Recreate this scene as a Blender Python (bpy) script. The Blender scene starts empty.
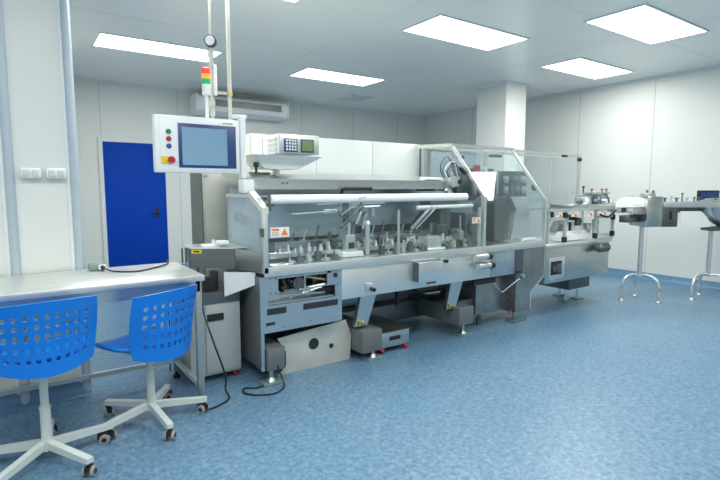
import bpy, bmesh, math, random
from mathutils import Vector, Matrix
random.seed(7)
C = bpy.context.scene.collection
PI = math.pi
# ---------------------------------------------------------------- camera
cd = bpy.data.cameras.new('camera'); cam = bpy.data.objects.new('camera', cd); C.objects.link(cam)
bpy.context.scene.camera = cam
cd.sensor_width = 36; cd.lens = 36*496/720; cd.clip_start = 0.05
AZ = math.radians(55.1); PT = math.atan(52/496)
fw = Vector((math.cos(AZ)*math.cos(PT), math.sin(AZ)*math.cos(PT), -math.sin(PT)))
cam.location = (0, 0, 1.4); cam.rotation_euler = fw.to_track_quat('-Z', 'Y').to_euler()
# ---------------------------------------------------------------- world, exposure
w = bpy.data.worlds.new('world'); bpy.context.scene.world = w; w.use_nodes = True
w.node_tree.nodes['Background'].inputs[0].default_value = (.75, .85, 1, 1)
w.node_tree.nodes['Background'].inputs[1].default_value = 0.3
vs = bpy.context.scene.view_settings
vs.view_transform = 'Standard'; vs.look = 'None'; vs.gamma = 1; vs.use_curve_mapping = False; vs.exposure = 1.02
LAMP_E = 13.0; LAMP_COL = (1.0, .955, .86)

# ---------------------------------------------------------------- materials
def mat(name, col, rough=.5, metal=0, noise=0, nscale=8, bump=0, emit=0, stretch=None, coat=0, spec=None, alpha=None):
    m = bpy.data.materials.new(name); m.use_nodes = True
    nt = m.node_tree; b = nt.nodes['Principled BSDF']
    b.inputs['Base Color'].default_value = (*col, 1); b.inputs['Roughness'].default_value = rough
    b.inputs['Metallic'].default_value = metal; b.inputs['Coat Weight'].default_value = coat
    if spec is not None: b.inputs['Specular IOR Level'].default_value = spec
    if noise or bump:
        tc = nt.nodes.new('ShaderNodeTexCoord'); mp = nt.nodes.new('ShaderNodeMapping'); n = nt.nodes.new('ShaderNodeTexNoise')
        n.inputs['Scale'].default_value = nscale; n.inputs['Detail'].default_value = 4
        if stretch: mp.inputs['Scale'].default_value = stretch
        nt.links.new(tc.outputs['Object'], mp.inputs[0]); nt.links.new(mp.outputs[0], n.inputs['Vector'])
        r = nt.nodes.new('ShaderNodeValToRGB')
        r.color_ramp.elements[0].position = .3; r.color_ramp.elements[1].position = .7
        r.color_ramp.elements[0].color = (*[c*(1-noise) for c in col], 1)
        r.color_ramp.elements[1].color = (*[min(1, c*(1+noise)) for c in col], 1)
        nt.links.new(n.outputs['Fac'], r.inputs[0]); nt.links.new(r.outputs[0], b.inputs['Base Color'])
        if bump:
            bp = nt.nodes.new('ShaderNodeBump'); bp.inputs['Strength'].default_value = bump; bp.inputs['Distance'].default_value = .002
            nt.links.new(n.outputs['Fac'], bp.inputs['Height']); nt.links.new(bp.outputs[0], b.inputs['Normal'])
    if emit:
        b.inputs['Emission Color'].default_value = (*col, 1); b.inputs['Emission Strength'].default_value = emit
    return m
def glassmat(name, tint, haze, hazecol=(.8, .9, .95)):
    m = bpy.data.materials.new(name); m.use_nodes = True; nt = m.node_tree; nt.nodes.clear()
    o = nt.nodes.new('ShaderNodeOutputMaterial'); t = nt.nodes.new('ShaderNodeBsdfTransparent'); t.inputs[0].default_value = (*tint, 1)
    g = nt.nodes.new('ShaderNodeBsdfGlossy'); g.inputs['Roughness'].default_value = .04
    d = nt.nodes.new('ShaderNodeBsdfDiffuse'); d.inputs[0].default_value = (*hazecol, 1)
    lw = nt.nodes.new('ShaderNodeLayerWeight'); lw.inputs[0].default_value = .5
    pw = nt.nodes.new('ShaderNodeMath'); pw.operation = 'POWER'; pw.inputs[1].default_value = 4; nt.links.new(lw.outputs['Facing'], pw.inputs[0])
    fr = nt.nodes.new('ShaderNodeMapRange'); fr.inputs[3].default_value = .03; fr.inputs[4].default_value = .6; nt.links.new(pw.outputs[0], fr.inputs[0])
    a = nt.nodes.new('ShaderNodeMixShader'); b = nt.nodes.new('ShaderNodeMixShader')
    n = nt.nodes.new('ShaderNodeTexNoise'); n.inputs['Scale'].default_value = 3; mr = nt.nodes.new('ShaderNodeMapRange')
    mr.inputs[3].default_value = haze*.5; mr.inputs[4].default_value = haze*1.5
    tc = nt.nodes.new('ShaderNodeTexCoord'); nt.links.new(tc.outputs['Object'], n.inputs['Vector'])
    nt.links.new(n.outputs[0], mr.inputs[0]); nt.links.new(mr.outputs[0], a.inputs[0])
    nt.links.new(t.outputs[0], a.inputs[1]); nt.links.new(d.outputs[0], a.inputs[2])
    nt.links.new(fr.outputs[0], b.inputs[0]); nt.links.new(a.outputs[0], b.inputs[1]); nt.links.new(g.outputs[0], b.inputs[2])
    nt.links.new(b.outputs[0], o.inputs[0]); return m
M = dict(
 wall=mat('wall_panel', (.72, .745, .73), .38, noise=.015, nscale=1.2, spec=.4),
 ceil=mat('ceiling_panel', (.90, .92, .89), .28, noise=.02, nscale=.8, spec=.5),
 joint=mat('panel_joint', (.42, .50, .52), .5),
 profile=mat('aluminium_profile_blue', (.45, .53, .60), .4, metal=.1),
 profile_l=mat('aluminium_profile_light', (.74, .80, .84), .4),
 door=mat('blue_door', (.0, .05, .42), .6, spec=.15, noise=.03, nscale=2),
 steel=mat('brushed_steel', (.60, .63, .62), .3, 1, noise=.06, nscale=6, stretch=(1, 1, 14), bump=.05),
 steel_l=mat('bright_steel', (.74, .77, .77), .28, .85, noise=.04, nscale=5, stretch=(1, 1, 10)),
 table=mat('satin_steel_sheet', (.74, .76, .74), .34, .75, noise=.05, nscale=3, stretch=(1, 6, 1)),
 dsteel=mat('dark_steel', (.17, .185, .185), .36, .85, noise=.1, nscale=4),
 grey=mat('grey_painted_metal', (.15, .165, .165), .5, .2, noise=.03),
 box=mat('grey_foot_box', (.17, .185, .19), .45, .3),
 bluepanel=mat('pale_blue_panel', (.36, .44, .51), .26, .55, noise=.02, nscale=2),
 alu=mat('anodised_aluminium', (.66, .69, .68), .35, .7),
 white=mat('white_enamel', (.86, .88, .90), .35),
 beige=mat('beige_cabinet_paint', (.56, .58, .54), .45, noise=.01),
 panelw=mat('white_machine_panel', (.60, .64, .65), .4),
 tube=mat('white_plastic_tube', (.93, .94, .93), .35),
 black=mat('black_plastic', (.012, .013, .014), .4),
 rubber=mat('black_rubber', (.02, .02, .022), .7),
 slot=mat('dark_opening', (.02, .025, .035), .8),
 navy=mat('navy_bezel', (.03, .06, .20), .35),
 screen=mat('screen_glass', (.20, .36, .52), .12, coat=1),
 chair=mat('blue_plastic', (.003, .18, .68), .32, noise=.04, nscale=5),
 chairframe=mat('pale_grey_powder_coat', (.58, .64, .62), .4),
 wheel=mat('grey_caster_tread', (.30, .29, .28), .6),
 red=mat('red_lens', (.85, .05, .02), .3, emit=.25), amber=mat('amber_lens', (.95, .38, .03), .3, emit=.25),
 green=mat('green_lens', (.0, .45, .18), .3, emit=.1),
 redp=mat('red_plastic', (.42, .02, .03), .4), greenp=mat('green_plastic', (.0, .25, .12), .4), bluep=mat('blue_button_plastic', (.02, .12, .3), .4),
 yellow=mat('yellow_plastic', (.85, .62, .03), .45), orange=mat('orange_print', (.80, .22, .06), .5),
 label=mat('label_paper', (.86, .83, .76), .5), lcd=mat('green_display', (.22, .30, .12), .2),
 peach=mat('peach_plastic', (.80, .55, .38), .5),
 pipe=mat('painted_pipe', (.66, .67, .60), .35), brass=mat('brass', (.55, .45, .22), .35, .8),
 foot=mat('pale_green_foot_pad', (.22, .33, .31), .5, .4),
 blueblk=mat('blue_anodised_block', (.20, .33, .46), .4, .5),
 glow=mat('lamp_diffuser', (.93, 1, .99), .5, emit=2.6),
 glass=glassmat('acrylic_guard', (.95, .98, .985), .015),
 glassb=glassmat('acrylic_guard_cloudy', (.94, .97, .98), .32, (.62, .74, .84)),
)
M['bare'] = mat('bare_steel_sheet', (.66, .64, .57), .38, .45, noise=.14, nscale=3.5, bump=.05)
M['backp'] = mat('pale_glossy_back_panel', (.58, .70, .79), .22, .35)
M['msteel'] = mat('smoky_steel', (.34, .35, .34), .3, .92, noise=.2, nscale=5, bump=.1)
M['cabinet'] = mat('cabinet_grey', (.44, .47, .48), .4)
# floor: blue mottled vinyl
def floor_mat():
    m = mat('blue_vinyl_floor', (.2, .4, .6), .33, spec=.5); nt = m.node_tree; b = nt.nodes['Principled BSDF']
    tc = nt.nodes.new('ShaderNodeTexCoord'); n = nt.nodes.new('ShaderNodeTexNoise'); n.inputs['Scale'].default_value = 38; n.inputs['Detail'].default_value = 5
    n.inputs['Distortion'].default_value = .8
    r = nt.nodes.new('ShaderNodeValToRGB'); e = r.color_ramp.elements
    e[0].position = .34; e[0].color = (.072, .172, .29, 1); e[1].position = .66; e[1].color = (.185, .305, .42, 1)
    k = e.new(.5); k.color = (.12, .235, .355, 1)
    nt.links.new(tc.outputs['Object'], n.inputs['Vector']); nt.links.new(n.outputs['Fac'], r.inputs[0]); nt.links.new(r.outputs[0], b.inputs['Base Color'])
    n2 = nt.nodes.new('ShaderNodeTexNoise'); n2.inputs['Scale'].default_value = 3; mr = nt.nodes.new('ShaderNodeMapRange'); mr.inputs[3].default_value = .28; mr.inputs[4].default_value = .42
    nt.links.new(tc.outputs['Object'], n2.inputs['Vector']); nt.links.new(n2.outputs['Fac'], mr.inputs[0]); nt.links.new(mr.outputs[0], b.inputs['Roughness'])
    return m
M['floor'] = floor_mat()

# ---------------------------------------------------------------- mesh helper
class MB:
    def __init__(s): s.b = bmesh.new()
    def box(s, x0, x1, y0, y1, z0, z1, bev=0, mtx=None):
        r = bmesh.ops.create_cube(s.b, size=1); vs_ = r['verts']
        for v in vs_:
            v.co = Vector(((x0+x1)/2+v.co.x*(x1-x0), (y0+y1)/2+v.co.y*(y1-y0), (z0+z1)/2+v.co.z*(z1-z0)))
            if mtx: v.co = mtx @ v.co
        if bev:
            es = {e for v in vs_ for e in v.link_edges}
            bmesh.ops.bevel(s.b, geom=list(es), offset=bev, segments=2, affect='EDGES', profile=.5)
        return s
    def cyl(s, p0, p1, r, r2=None, n=16, caps=True):
        p0, p1 = Vector(p0), Vector(p1); d = p1-p0
        q = bmesh.ops.create_cone(s.b, cap_ends=caps, segments=n, radius1=r, radius2=r if r2 is None else r2, depth=d.length)
        m = Matrix.Translation((p0+p1)/2) @ d.to_track_quat('Z', 'Y').to_matrix().to_4x4()
        for v in q['verts']: v.co = m @ v.co
        return s
    def sph(s, c, r, sx=1, sy=1, sz=1, n=12):
        q = bmesh.ops.create_uvsphere(s.b, u_segments=n, v_segments=max(6, n//2+2), radius=r)
        for v in q['verts']: v.co = Vector((c[0]+v.co.x*sx, c[1]+v.co.y*sy, c[2]+v.co.z*sz))
        return s
    def prism(s, pts, d):            # pts: 3-D polygon, extruded by vector d
        d = Vector(d); a = [s.b.verts.new(p) for p in pts]; c = [s.b.verts.new(Vector(p)+d) for p in pts]
        s.b.faces.new(a); s.b.faces.new(c[::-1]); n = len(pts)
        for i in range(n): s.b.faces.new((a[i], c[i], c[(i+1) % n], a[(i+1) % n]))
        return s
    def tube(s, pts, r, n=8, square=False):
        pts = [Vector(p) for p in pts]; k = len(pts); rings = []
        up = Vector((0, 0, 1))
        for i, p in enumerate(pts):
            t = (pts[min(i+1, k-1)]-pts[max(i-1, 0)]).normalized()
            a = t.cross(up)
            if a.length < .05: a = t.cross(Vector((0, 1, 0)))
            a.normalize(); b = t.cross(a)
            m = 4 if square else n; o = PI/4 if square else 0; rr = r*1.414 if square else r
            rings.append([s.b.verts.new(p+(a*math.cos(o+2*PI*j/m)+b*math.sin(o+2*PI*j/m))*rr) for j in range(m)])
        for i in range(k-1):
            m = len(rings[0])
            for j in range(m): s.b.faces.new((rings[i][j], rings[i][(j+1) % m], rings[i+1][(j+1) % m], rings[i+1][j]))
        s.b.faces.new(rings[0][::-1]); s.b.faces.new(rings[-1]); return s
    def build(s, name, m, parent=None, mtx=None, smooth=True):
        b = s.b
        if mtx:
            for v in b.verts: v.co = mtx @ v.co
        o0 = org(parent) if parent else None
        if o0 is not None:
            for v in b.verts: v.co -= o0
        bmesh.ops.recalc_face_normals(b, faces=b.faces)
        me = bpy.data.meshes.new(name)
        if smooth:
            for f in b.faces: f.smooth = True
            for e in b.edges:
                if len(e.link_faces) == 2 and e.calc_face_angle(0) > .6: e.smooth = False
        b.to_mesh(me); b.free()
        o = bpy.data.objects.new(name, me); C.objects.link(o); me.materials.append(M[m] if isinstance(m, str) else m)
        if parent: o.parent = parent
        return o
def org(o):
    v = Vector((0, 0, 0))
    while o: v += o.location; o = o.parent
    return v
def path(pts, k=8):                  # Catmull-Rom
    P = [Vector(p) for p in pts]; P = [P[0]]+P+[P[-1]]; out = []
    for i in range(1, len(P)-2):
        for j in range(k):
            t = j/k; a, b, c, d = P[i-1:i+3]
            out.append(.5*((2*b)+(c-a)*t+(2*a-5*b+4*c-d)*t*t+(3*b-a-3*c+d)*t**3))
    return out+[P[-2]]
def tag(o, label, cat, group=None):
    o['label'] = label; o['category'] = cat
    if group: o['group'] = group
    return o
def thing(name, label, cat, loc=(0, 0, 0), group=None):
    o = bpy.data.objects.new(name, None); C.objects.link(o); o.location = loc; o.empty_display_size = .1
    return tag(o, label, cat, group)
def struct(o, kind='structure'): o['kind'] = kind; return o
def dup(root, loc, rz, label):
    r = root.copy(); C.objects.link(r); r.location = loc; r.rotation_euler = (0, 0, rz); r['label'] = label
    for ch in list(root.children):
        c = ch.copy(); C.objects.link(c); c.parent = r
        for g in list(ch.children):
            d = g.copy(); C.objects.link(d); d.parent = c
    return r
def B(*a, **k): return MB().box(*a, **k)

# ---------------------------------------------------------------- room
X1, X2, Y1, Y2, H = -3.0, 7.95, -3.2, 8.72, 3.05
struct(B(X1-.1, X2+.1, Y1-.1, Y2+.1, -.1, 0).build('floor', 'floor'))
struct(B(X1-.1, X2+.1, Y1-.1, Y2+.1, H, H+.1).build('ceiling', 'ceil'))
struct(B(.3, X2+.1, Y2, Y2+.1, 0, H).build('wall_back', 'wall'))
struct(B(X2, X2+.1, Y1-.1, Y2, 0, H).build('wall_right', 'wall'))
wl = struct(MB().box(X1-.1, .36, 3.76, 3.86, 0, H).box(.26, .36, 3.86, Y2+.1, 0, H).build('wall_left', 'wall'))
struct(B(X1-.1, X1, Y1-.1, 3.76, 0, H).build('wall_side', 'wall'))
struct(B(X1-.1, X2+.1, Y1-.1, Y1, 0, H).build('wall_front', 'wall'))
# panel joints
tj = MB()
for x in (1.18, 2.35, 3.5, 4.7, 5.9, 7.1): tj.box(x-.004, x+.004, Y2-.003, Y2, .1, H-.03)
struct(tj.build('trim_1', 'joint'))
tj = MB()
for y in (7.3, 6.1, 4.9, 3.7, 2.5, 1.3): tj.box(X2-.003, X2, y-.004, y+.004, .1, H-.03)
struct(tj.build('trim_2', 'joint'))
struct(MB().box(.36, X2, Y2-.03, Y2, H-.03, H).build('trim_3', 'profile_l'))
struct(MB().box(X2-.03, X2, Y1, Y2-.03, H-.03, H).build('trim_4', 'profile_l'))
tj = MB()
for x in (.5, 3.1, 5.7): tj.box(x-.004, x+.004, Y1, Y2, H-.002, H)
for y in (5.4, 8.0, 2.8, .2): tj.box(.36 if y > 3.8 else X1, X2, y-.004, y+.004, H-.002, H)
M['cjoint'] = mat('ceiling_joint', (.82, .84, .81), .4)
struct(tj.build('trim_5', 'cjoint'))
# vertical aluminium corner profiles on the wall behind the desk
for i, (x, n) in enumerate(((-.01, 6), (.34, 7))):
    struct(MB().cyl((x, 3.76, 0), (x, 3.76, H), .028, n=20).build('trim_%d' % n, 'profile'))
for i, (x, n) in enumerate(((-.045, 8), (.305, 9))):
    struct(B(x-.008, x+.008, 3.752, 3.76, 0, H).build('trim_%d' % n, 'profile_l'))
struct(B(6.25, 6.27, Y2-.03, Y2, 0, 0).build('trim_10', 'profile_l')) if False else None
M['base'] = mat('blue_vinyl_skirting', (.11, .24, .40), .4, noise=.06, nscale=30)
def cove(name, a, b, nrm):
    a, b, n = Vector(a), Vector(b), Vector(nrm)
    pts = [a, a+n*.06, a+n*.035+Vector((0, 0, .012)), a+n*.015+Vector((0, 0, .035)), a+n*.006+Vector((0, 0, .1)), a+Vector((0, 0, .1))]
    struct(MB().prism(pts, b-a).build(name, 'base'))
cove('baseboard_right', (X2, Y1, 0), (X2, Y2, 0), (-1, 0, 0))
cove('baseboard_back', (.36, Y2, 0), (X2, Y2, 0), (0, -1, 0))
cove('baseboard_left', (X1, 3.76, 0), (.36, 3.76, 0), (0, -1, 0))
# free-standing column
col = struct(B(6.35, 6.85, 5.15, 5.75, 0, H-.0, bev=.02).build('wall_column', 'wall'))
struct(MB().box(6.335, 6.865, 5.135, 5.765, H-.04, H).build('trim_11', 'profile_l'))
# door
d = struct(B(1.19, 2.11, Y2-.035, Y2-.002, .01, 2.12, bev=.004).build('door_1', 'door'))
MB().box(1.13, 1.19, Y2-.03, Y2-.001, 0, 2.18).box(2.11, 2.17, Y2-.03, Y2-.001, 0, 2.18).box(1.19, 2.11, Y2-.03, Y2-.001, 2.12, 2.18).build('door_frame', 'wall', d)
MB().cyl((1.97, Y2-.035, 1.0), (1.97, Y2-.085, 1.0), .01).box(1.85, 1.98, Y2-.095, Y2-.075, .99, 1.01, bev=.004).box(1.95, 1.99, Y2-.043, Y2-.035, .9, 1.08).build('door_handle', 'black', d)

# ceiling lamps; the out-of-frame ones are added to light the room
def lamp(x, y, label, name='ceiling_lamp'):
    t = thing(name, label, 'ceiling light', (x, y, H), 'recessed ceiling light panels')
    a, b = .66, .28
    f = MB()
    f.box(x-a-.02, x+a+.02, y-b-.02, y-b, H-.012, H-.001).box(x-a-.02, x+a+.02, y+b, y+b+.02, H-.012, H-.001)
    f.box(x-a-.02, x-a, y-b, y+b, H-.012, H-.001).box(x+a, x+a+.02, y-b, y+b, H-.012, H-.001)
    f.build('frame', 'profile_l', t)
    B(x-a, x+a, y-b, y+b, H-.008, H-.001).build('diffuser', 'glow', t)
    ld = bpy.data.lights.new('lamp_light', 'AREA'); ld.shape = 'RECTANGLE'; ld.size = 2*a; ld.size_y = 2*b
    ld.energy = LAMP_E; ld.color = LAMP_COL
    l = bpy.data.objects.new('lamp_light', ld); C.objects.link(l); l.parent = t; l.location = (0, 0, -.014)
for (x, y, s) in ((1.53, 6.36, 'long white ceiling light panel above the blue door, behind the thin pipes'),
        (4.1, 6.45, 'white ceiling light panel nearest the wall air unit, beside the square ceiling vent'),
        (4.12, 3.89, 'white ceiling light panel left of the one at the top right corner of the photo'),
        (6.68, 4.02, 'smallest looking white ceiling light panel, right of the square column top'),
        (5.44, 2.64, 'white ceiling light panel in the top right corner of the photo'),
        (1.5, 3.83, 'ceiling light panel cut off by the top edge above the control screen'),
        (2.8, 1.4, 'added ceiling light panel over the open floor in front of the machine, out of frame, fill light'),  # from here on: unseen panels added for the room's lighting
        (5.44, 0.2, 'added ceiling light panel over the floor at the far right, out of frame, fill light'),
        (0.2, 0.2, 'added ceiling light panel directly over the viewpoint, out of frame, fill light'),
        (2.8, -1.6, 'added ceiling light panel behind the viewpoint, out of frame, fill light'),
        (0.2, 1.3, 'added ceiling light panel over the two blue chairs, out of frame, fill light'),  # added to brighten the left wall
        (-2.0, 1.3, 'added ceiling light panel left of the viewpoint, out of frame, fill light')):
    lamp(x, y, s)
# ceiling vent
t = thing('ceiling_vent', 'square louvred air vent in the ceiling beside a light panel', 'vent', (5.25, 7.68, H))
MB().box(4.97, 5.53, 7.4, 7.96, H-.012, H-.001, bev=.004).build('frame', 'white', t)
f = MB()
for k in range(4):
    q = .24-.055*k
    for sx, sy, ex, ey in ((-q, -q, q, -q+.018), (-q, q-.018, q, q), (-q, -q, -q+.018, q), (q-.018, -q, q, q)):
        f.box(5.25+sx, 5.25+ex, 7.68+sy, 7.68+ey, H-.022, H-.012)
f.build('louvre', 'profile_l', t)
tag(MB().cyl((5.9, 7.95, H-.001), (5.9, 7.95, H-.05), .05, .03).build('smoke_detector', 'white'), 'tiny white smoke detector on the ceiling near the far corner', 'smoke detector')
# wall air unit
AC0 = len(C.objects)
t = thing('air_conditioner', 'long white air unit high on the back wall above the control screen', 'air conditioner', (3.3, Y2, 2.7))
MB().prism([(2.45, Y2-.002, 2.98), (2.45, 8.38, 2.98), (2.45, 8.3, 2.93), (2.45, 8.27, 2.82), (2.45, 8.33, 2.72), (2.45, 8.45, 2.68), (2.45, Y2-.002, 2.68)], (1.62, 0, 0)).build('casing', 'white', t)
g = MB().box(2.72, 3.93, 8.262, 8.275, 2.79, 2.90).build('air_outlet', 'dsteel', t)
f = MB()
for k in range(5): f.box(2.73, 3.92, 8.252, 8.262, 2.80+.021*k, 2.804+.021*k)
f.build('louvre', 'grey', g)
for x in (2.44, 4.08): B(x-.02, x+.02, 8.285, Y2-.003, 2.69, 2.97, bev=.01).build('end_cap', 'profile_l', t)

for o in list(C.objects)[AC0:]:
    if o.parent is None: o.location += Vector((.12, 0, -.035))

# wall sockets
def socket(x, label):
    t = thing('wall_socket', label, 'socket', (x, 3.73, 1.49), 'wall sockets')
    B(x-.055, x+.055, 3.70, 3.759, 1.46, 1.525, bev=.012).build('housing', 'white', t)
    for k in (-.025, .025):
        B(x+k-.019, x+k+.019, 3.692, 3.70, 1.47, 1.512, bev=.003).build('flap', 'panelw', t)
socket(.10, 'left one of two white double sockets on the wall above the desk')
socket(.235, 'right one of two white double sockets on the wall above the desk')

# ---------------------------------------------------------------- desk
M['legsteel'] = mat('leg_steel', (.42, .46, .46), .35, .8)
t = thing('work_table', 'long stainless steel work table against the left wall', 'table', (0, 3.4, 0))
B(-2.2, .955, 3.06, 3.74, .825, .86, bev=.004).build('tabletop', 'table', t)
MB().box(-2.18, .93, 3.085, 3.10, .755, .825).box(.925, .94, 3.1, 3.7, .755, .825).box(-2.18, .93, 3.70, 3.715, .755, .825).build('apron', 'steel', t)
for (x, y) in ((.92, 3.105), (.92, 3.70), (-.9, 3.70), (-2.1, 3.105), (-2.1, 3.7)):
    l = B(x-.02, x+.02, y-.02, y+.02, .05, .825, bev=.003).build('leg', 'legsteel', t)
    MB().cyl((x, y, 0), (x, y, .02), .026).cyl((x, y, .02), (x, y, .05), .012).build('foot', 'rubber', l)
MB().box(-2.1, .92, 3.685, 3.715, .12, .15).build('rail', 'steel_l', t)
MB().box(.905, .935, 3.12, 3.69, .12, .15).build('rail', 'steel_l', t)
MB().tube([(-.9, 3.70, .14), (-.9, 3.3, .14)], .015, square=True).build('rail', 'steel_l', t)

# socket box and cable on the desk
t = thing('extension_socket', 'small pale green socket box standing on the steel work table', 'socket', (.42, 3.66, .86))
B(.38, .47, 3.63, 3.70, .861, .905, bev=.005).build('housing', 'foot', t)
B(.435, .478, 3.612, 3.635, .868, .898, bev=.003).build('plug_face', 'white', t)
MB().cyl((.456, 3.612, .883), (.456, 3.59, .883), .013).build('plug', 'black', t)
tag(MB().tube(path([(.456, 3.59, .883), (.50, 3.50, .868), (.62, 3.42, .8655), (.75, 3.5, .8655), (.86, 3.62, .866), (.89, 3.70, .868), (.90, 3.752, .855), (.90, 3.765, .6), (.90, 3.77, .3), (.90, 3.80, .02)]), .005).build('power_cable', 'black'),
    'thin dark cable lying across the steel work table from the socket box', 'cable')
tag(MB().tube(path([(.985, 3.30, .88), (.985, 3.22, .6), (1.01, 3.12, .42), (1.10, 3.16, .15), (1.12, 3.22, .03), (1.10, 3.10, .008), (1.0, 3.03, .008), (.92, 3.02, .008), (.90, 3.06, .008)]), .006).build('power_cable', 'black'),
    'black cable hanging beside the desk leg and trailing on the floor', 'cable')
tag(MB().tube(path([(1.47, 3.19, .20), (1.50, 3.12, .05), (1.48, 3.06, .008), (1.38, 3.0, .008), (1.27, 3.05, .008), (1.22, 3.13, .008), (1.25, 3.2, .008), (1.33, 3.16, .008), (1.44, 3.2, .008), (1.5, 3.3, .008), (1.5, 3.5, .02)]), .006).build('power_cable', 'black'),
    'black cable looped on the floor around the front left machine foot', 'cable')

# ---------------------------------------------------------------- chairs
def perforated(fn, cols, rows, margin, hole):
    """fn(a,b) maps [-1,1]^2 to 3-D; hole radius in cell units"""
    b = bmesh.new(); cache = {}
    def v(a, c):
        k = (round(a, 5), round(c, 5))
        if k not in cache: cache[k] = b.verts.new(fn(a, c))
        return cache[k]
    W, Hh = cols+2*margin, rows+2*margin
    def cell(i, j, hol):
        x0, x1, y0, y1 = -1+2*i/W, -1+2*(i+1)/W, -1+2*j/Hh, -1+2*(j+1)/Hh
        bd = [(x0+(x1-x0)*k/3, y0) for k in range(3)]+[(x1, y0+(y1-y0)*k/3) for k in range(3)]+[(x1-(x1-x0)*k/3, y1) for k in range(3)]+[(x0, y1-(y1-y0)*k/3) for k in range(3)]
        o = [v(*p) for p in bd]
        if hol:
            cx, cy = (x0+x1)/2, (y0+y1)/2
            inn = []
            for p in bd:
                an = math.atan2((p[1]-cy)/(y1-y0), (p[0]-cx)/(x1-x0))
                inn.append(v(cx+math.cos(an)*hole*(x1-x0), cy+math.sin(an)*hole*(y1-y0)*.93))
            for k in range(12): b.faces.new((o[k], o[(k+1) % 12], inn[(k+1) % 12], inn[k]))
        else: b.faces.new(o)
    for i in range(W):
        for j in range(Hh):
            cell(i, j, hole > 0 and margin <= i < W-margin and margin <= j < Hh-margin)
    return b
def squircle(a, c, k=.09): return a*math.sqrt(1-k*c*c), c*math.sqrt(1-k*a*a)
def make_chair(label, back_rot, leg0, hub, zt, rows, bh=.37):
    t = thing('swivel_chair', label, 'chair', (hub[0], hub[1], 0), 'blue perforated swivel chairs')
    R = Matrix.Rotation(back_rot, 4, 'Z'); T = Matrix.Translation((hub[0], hub[1], 0)); MX = T @ R
    zb = zt-bh
    def fb(a, c):
        a, c = squircle(a, c); x = .225*a*(1+.05*c)
        return MX @ Vector((x, -.235+.10*a*a-.035*c-.02*max(0, -c)**2, (zb+zt)/2-.01+(bh/2)*c+(.012*(1-a*a) if c > 0 else .03*c*(1-a*a))))
    m = MB(); m.b.free(); m.b = perforated(fb, 9, rows, 1, .28)
    o = m.build('backrest', 'chair', t); s = o.modifiers.new('thickness', 'SOLIDIFY'); s.thickness = .008; s.offset = 0; s = o.modifiers.new('edges', 'EDGE_SPLIT'); s.split_angle = .6
    def fs(a, c):
        a, c = squircle(a, c, .2); y = .035+.215*c; a *= 1-.45*max(0, -c-.1)
        return MX @ Vector((.22*a*(1-.06*c), y, zb+.03+.02*a*a*(1-.3*c)+(.05*(-c-.6)**2 if c < -.6 else 0)-.03*max(0, c-.7)))
    m = MB(); m.b.free(); m.b = perforated(fs, 12, 12, 1, 0)
    o = m.build('seat', 'chair', t); s = o.modifiers.new('thickness', 'SOLIDIFY'); s.thickness = .022; s.offset = -1
    z0 = zb-.03
    MB().box(-.11, .11, -.12, .12, z0, z0+.02, bev=.004, mtx=MX).tube([MX @ Vector(p) for p in ((-.14, -.16, zb), (-.13, -.12, z0+.02), (-.1, -.06, z0+.01))], .009).tube([MX @ Vector(p) for p in ((.14, -.16, zb), (.13, -.12, z0+.02), (.1, -.06, z0+.01))], .009).build('seat_bracket', 'chairframe', t)
    x, y = hub
    MB().cyl((x, y, .30), (x, y, z0), .019).cyl((x, y, .295), (x, y, .302), .027).build('gas_lift', 'chairframe', t)
    MB().cyl((x, y, .10), (x, y, .295), .026, .024).cyl((x, y, .075), (x, y, .13), .036, .03).build('column', 'chairframe', t)
    for k in range(5):
        an = leg0+2*PI*k/5; c, s_ = math.cos(an), math.sin(an); L = Matrix.Translation((x, y, 0)) @ Matrix.Rotation(an, 4, 'Z')
        q = MB().prism([L @ Vector(p) for p in ((.02, -.02, .125), (.32, -.014, .10), (.32, -.014, .075), (.305, -.014, .072), (.02, -.02, .085))], L.to_3x3() @ Vector((0, .034, 0)))
        lg = q.build('leg', 'chairframe', t)
        a2 = k*1.3+.5; K = Matrix.Translation(L @ Vector((.305, 0, 0))) @ Matrix.Rotation(a2, 4, 'Z')
        cs = MB().cyl(K @ Vector((0, 0, .05)), K @ Vector((0, 0, .08)), .008).box(-.012, .012, -.022, .03, .03, .058, bev=.004, mtx=K)
        cs = cs.build('caster', 'black', lg)
        for sx in (-1, 1):
            w_ = MB().cyl(K @ Vector((sx*.014, .01, .027)), K @ Vector((sx*.028, .01, .027)), .027, .025, n=20)
            w_.build('caster_wheel', 'wheel', lg)
            MB().cyl(K @ Vector((sx*.028, .01, .027)), K @ Vector((sx*.030, .01, .027)), .013, n=14).build('wheel_hub', 'black', lg)
make_chair('blue perforated plastic swivel chair cut by the left edge, nearer the viewer', math.radians(6), math.radians(12), (.07, 2.89), .885, 5, .325)
make_chair('blue perforated plastic swivel chair turned by the right end of the steel desk', math.radians(27), math.radians(-13), (.61, 3.07), .835, 5)

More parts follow.
